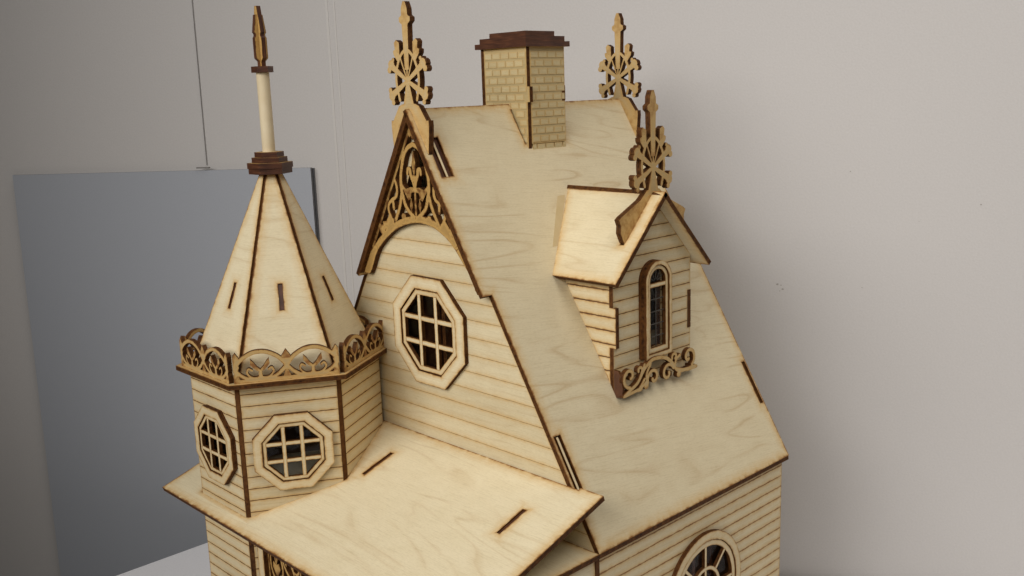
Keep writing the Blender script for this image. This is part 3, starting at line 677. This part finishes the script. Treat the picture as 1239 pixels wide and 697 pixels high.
# roof
x3, x2 = xz(ZR)-.15, xz(ZE)-.1
MDL = frame((0, YD-HW, ZE), (1, 0, 0), (0, cb, sb)); MDR = frame((0, YD+HW, ZE), (-1, 0, 0), (0, -cb, sb))
w_ = lambda y: (y-(YD-HW))/cb
plate('dormer_roof_panel', MDL, [[(XO, 0), (XO, Ld), (x3, Ld), (x2, 0)]], house, 'bright left slope of the dormer roof', holes=[rect(15.1, w_(10.95), 15.55, w_(14.9))], t=T, mats=(ply, edge), halo=(.14, .45, 1.1))
plate('dormer_roof_panel', MDR, [[(-XO, 0), (-x2, 0), (-x3, Ld+.12), (-XO, Ld-.02)]], house, 'right slope of the dormer roof', t=T, mats=(ply, edge), halo=(.14, .45, 1.1))
# window: two-ply arched casing, sash, fan
def archp(c_, hw_, zb_, zs_, n=24): return [(c_-hw_, zb_), (c_+hw_, zb_)]+arcpts(c_, zs_, hw_, 0, 180, n)
dw = window_ring('dormer_window', at(MD, 0, 0, .9), archp(DY, 1.98, 12.97, 20.3), archp(DY, 1.56, 13.42, 20.3), house, .9, 'tall arched window on the dormer')
sh = window_ring('sash', at(MD, 0, 0, .74), archp(DY, 1.53, 13.45, 20.3), archp(DY, 1.15, 13.95, 20.3), dw, .3, halo=(.06, .15, .4))
plate('sash_bar', at(MD, 0, 0, .735), [rect(DY-1.2, 19.75, DY+1.2, 20.15)], sh, t=.28, halo=(.06, .12, .2))
pale = simple('acetate_etched_line', (.06, .05, .04), (.09, .08, .065), .5, 100)
for zz in (14.95+1.2*k for k in range(4)):
    plate('muntin', at(MD, 0, 0, .5), [rect(DY-1.16, zz-.05, DY+1.16, zz+.05)], sh, t=.06, mats=(pale, pale), halo=None)
plate('muntin', at(MD, 0, 0, .49), [rect(DY-.05, 13.9, DY+.05, 19.8)], sh, t=.05, mats=(pale, pale), halo=None)
for an in (30, 60, 90, 120, 150):
    a1 = math.radians(an); plate('muntin', at(MD, 0, 0, .49), stroke([(DY+.3*math.cos(a1), 20.15+.3*math.sin(a1)), (DY+1.16*math.cos(a1), 20.15+1.16*math.sin(a1))], .07, 1, cap=False), sh, t=.05, mats=(pale, pale), halo=None)
plate('pane', at(MD, 0, 0, .43), [archp(DY, 1.5, 13.5, 20.3)], dw, t=.03, mats=(glass, glass), halo=None)
# scroll bracket under the window
def scroll():
    P = []
    P += stroke(spiral(-4.75, 12.0, 1.05, .22, 270, -60, 18), .34)
    P += stroke([(-5.5, 10.35), (-4.6, 10.75), (-3.6, 11.2), (-2.6, 12.3), (-1.3, 12.95), (.4, 12.75), (1.5, 12.1), (2.4, 11.1), (3.4, 10.85), (5.3, 10.85)], .36)
    P += stroke(spiral(-1.25, 11.15, .95, .2, 200, -150, 18), .34); P += stroke([(-2.15, 10.9), (-2.3, 11.7), (-1.7, 12.6)], .3)
    P += stroke(spiral(.95, 11.1, .95, .2, 20, 370, 18), .34); P += stroke([(1.85, 11.4), (1.5, 12.2)], .3)
    P += stroke(spiral(4.3, 12.0, 1.05, .22, -60, 270, 18), .34)
    P += stroke([(-3.4, 11.4), (-2.9, 12.3), (-2.6, 12.7)], .3); P += stroke(spiral(-3.3, 12.3, .4, .2, -60, 200, 8), .3)
    P += stroke([(2.0, 11.5), (2.3, 12.2), (2.9, 12.5)], .3); P += stroke(spiral(2.0, 12.5, .4, .2, 200, -60, 8), .3)
    P += stroke([(-3.5, 10.4), (-2.6, 11.3)], .3, 1) + [circle(-2.35, 10.6, .35, 9), circle(2.7, 10.6, .35, 9), circle(-3.2, 10.55, .3, 9)]
    P += stroke([(-5.6, 10.3), (-3.3, 10.55), (-2.3, 11.0)], .3)+stroke([(2.4, 11.2), (4.0, 10.75), (5.6, 10.75)], .3)
    return [[(x-.15, y+.05) for x, y in p] for p in P]
plate('scroll_bracket', at(MD, 0, 0, 1.1), scroll(), house, 'scrollwork below the dormer window', t=.45, mats=(ply_finial, edge), halo=(.08, .2, .4), sc_mul=.7)
for y0 in (-5.7, -2.2, 1.6, 5.0):
    plate('bracket_spacer', at(MD, 0, 0, .64), [rect(y0, 10.5, y0+.4, 11.0)], house, t=.6, mats=(edge, edge), halo=None)
plate('bracket_side', frame((XD+.0, YD-HF, 0), (1, 0, 0), (0, 0, 1)), [[(0, zb-.5), (.95, zb-.3), (1.0, 11.2), (.8, 12.2), (.5, 12.7), (0, 12.7)]], house, t=.3, mats=(edge_cap_shade, edge), halo=None)
# leftover masking / glue smear on the main roof by the dormer's valley
gm = simple('glue_smear', (.52, .40, .21), (.56, .44, .25), .6, 80)
pa = lambda z_, y: (y, z_/H*SL)
plate('glue_smear', at(MR, 0, 0, .012), [[pa(23.5, 9.6), pa(23.5, 10.7), pa(27.9, 14.2), pa(27.9, 13.15)]], right_roof, t=.01, mats=(gm, gm), halo=None)
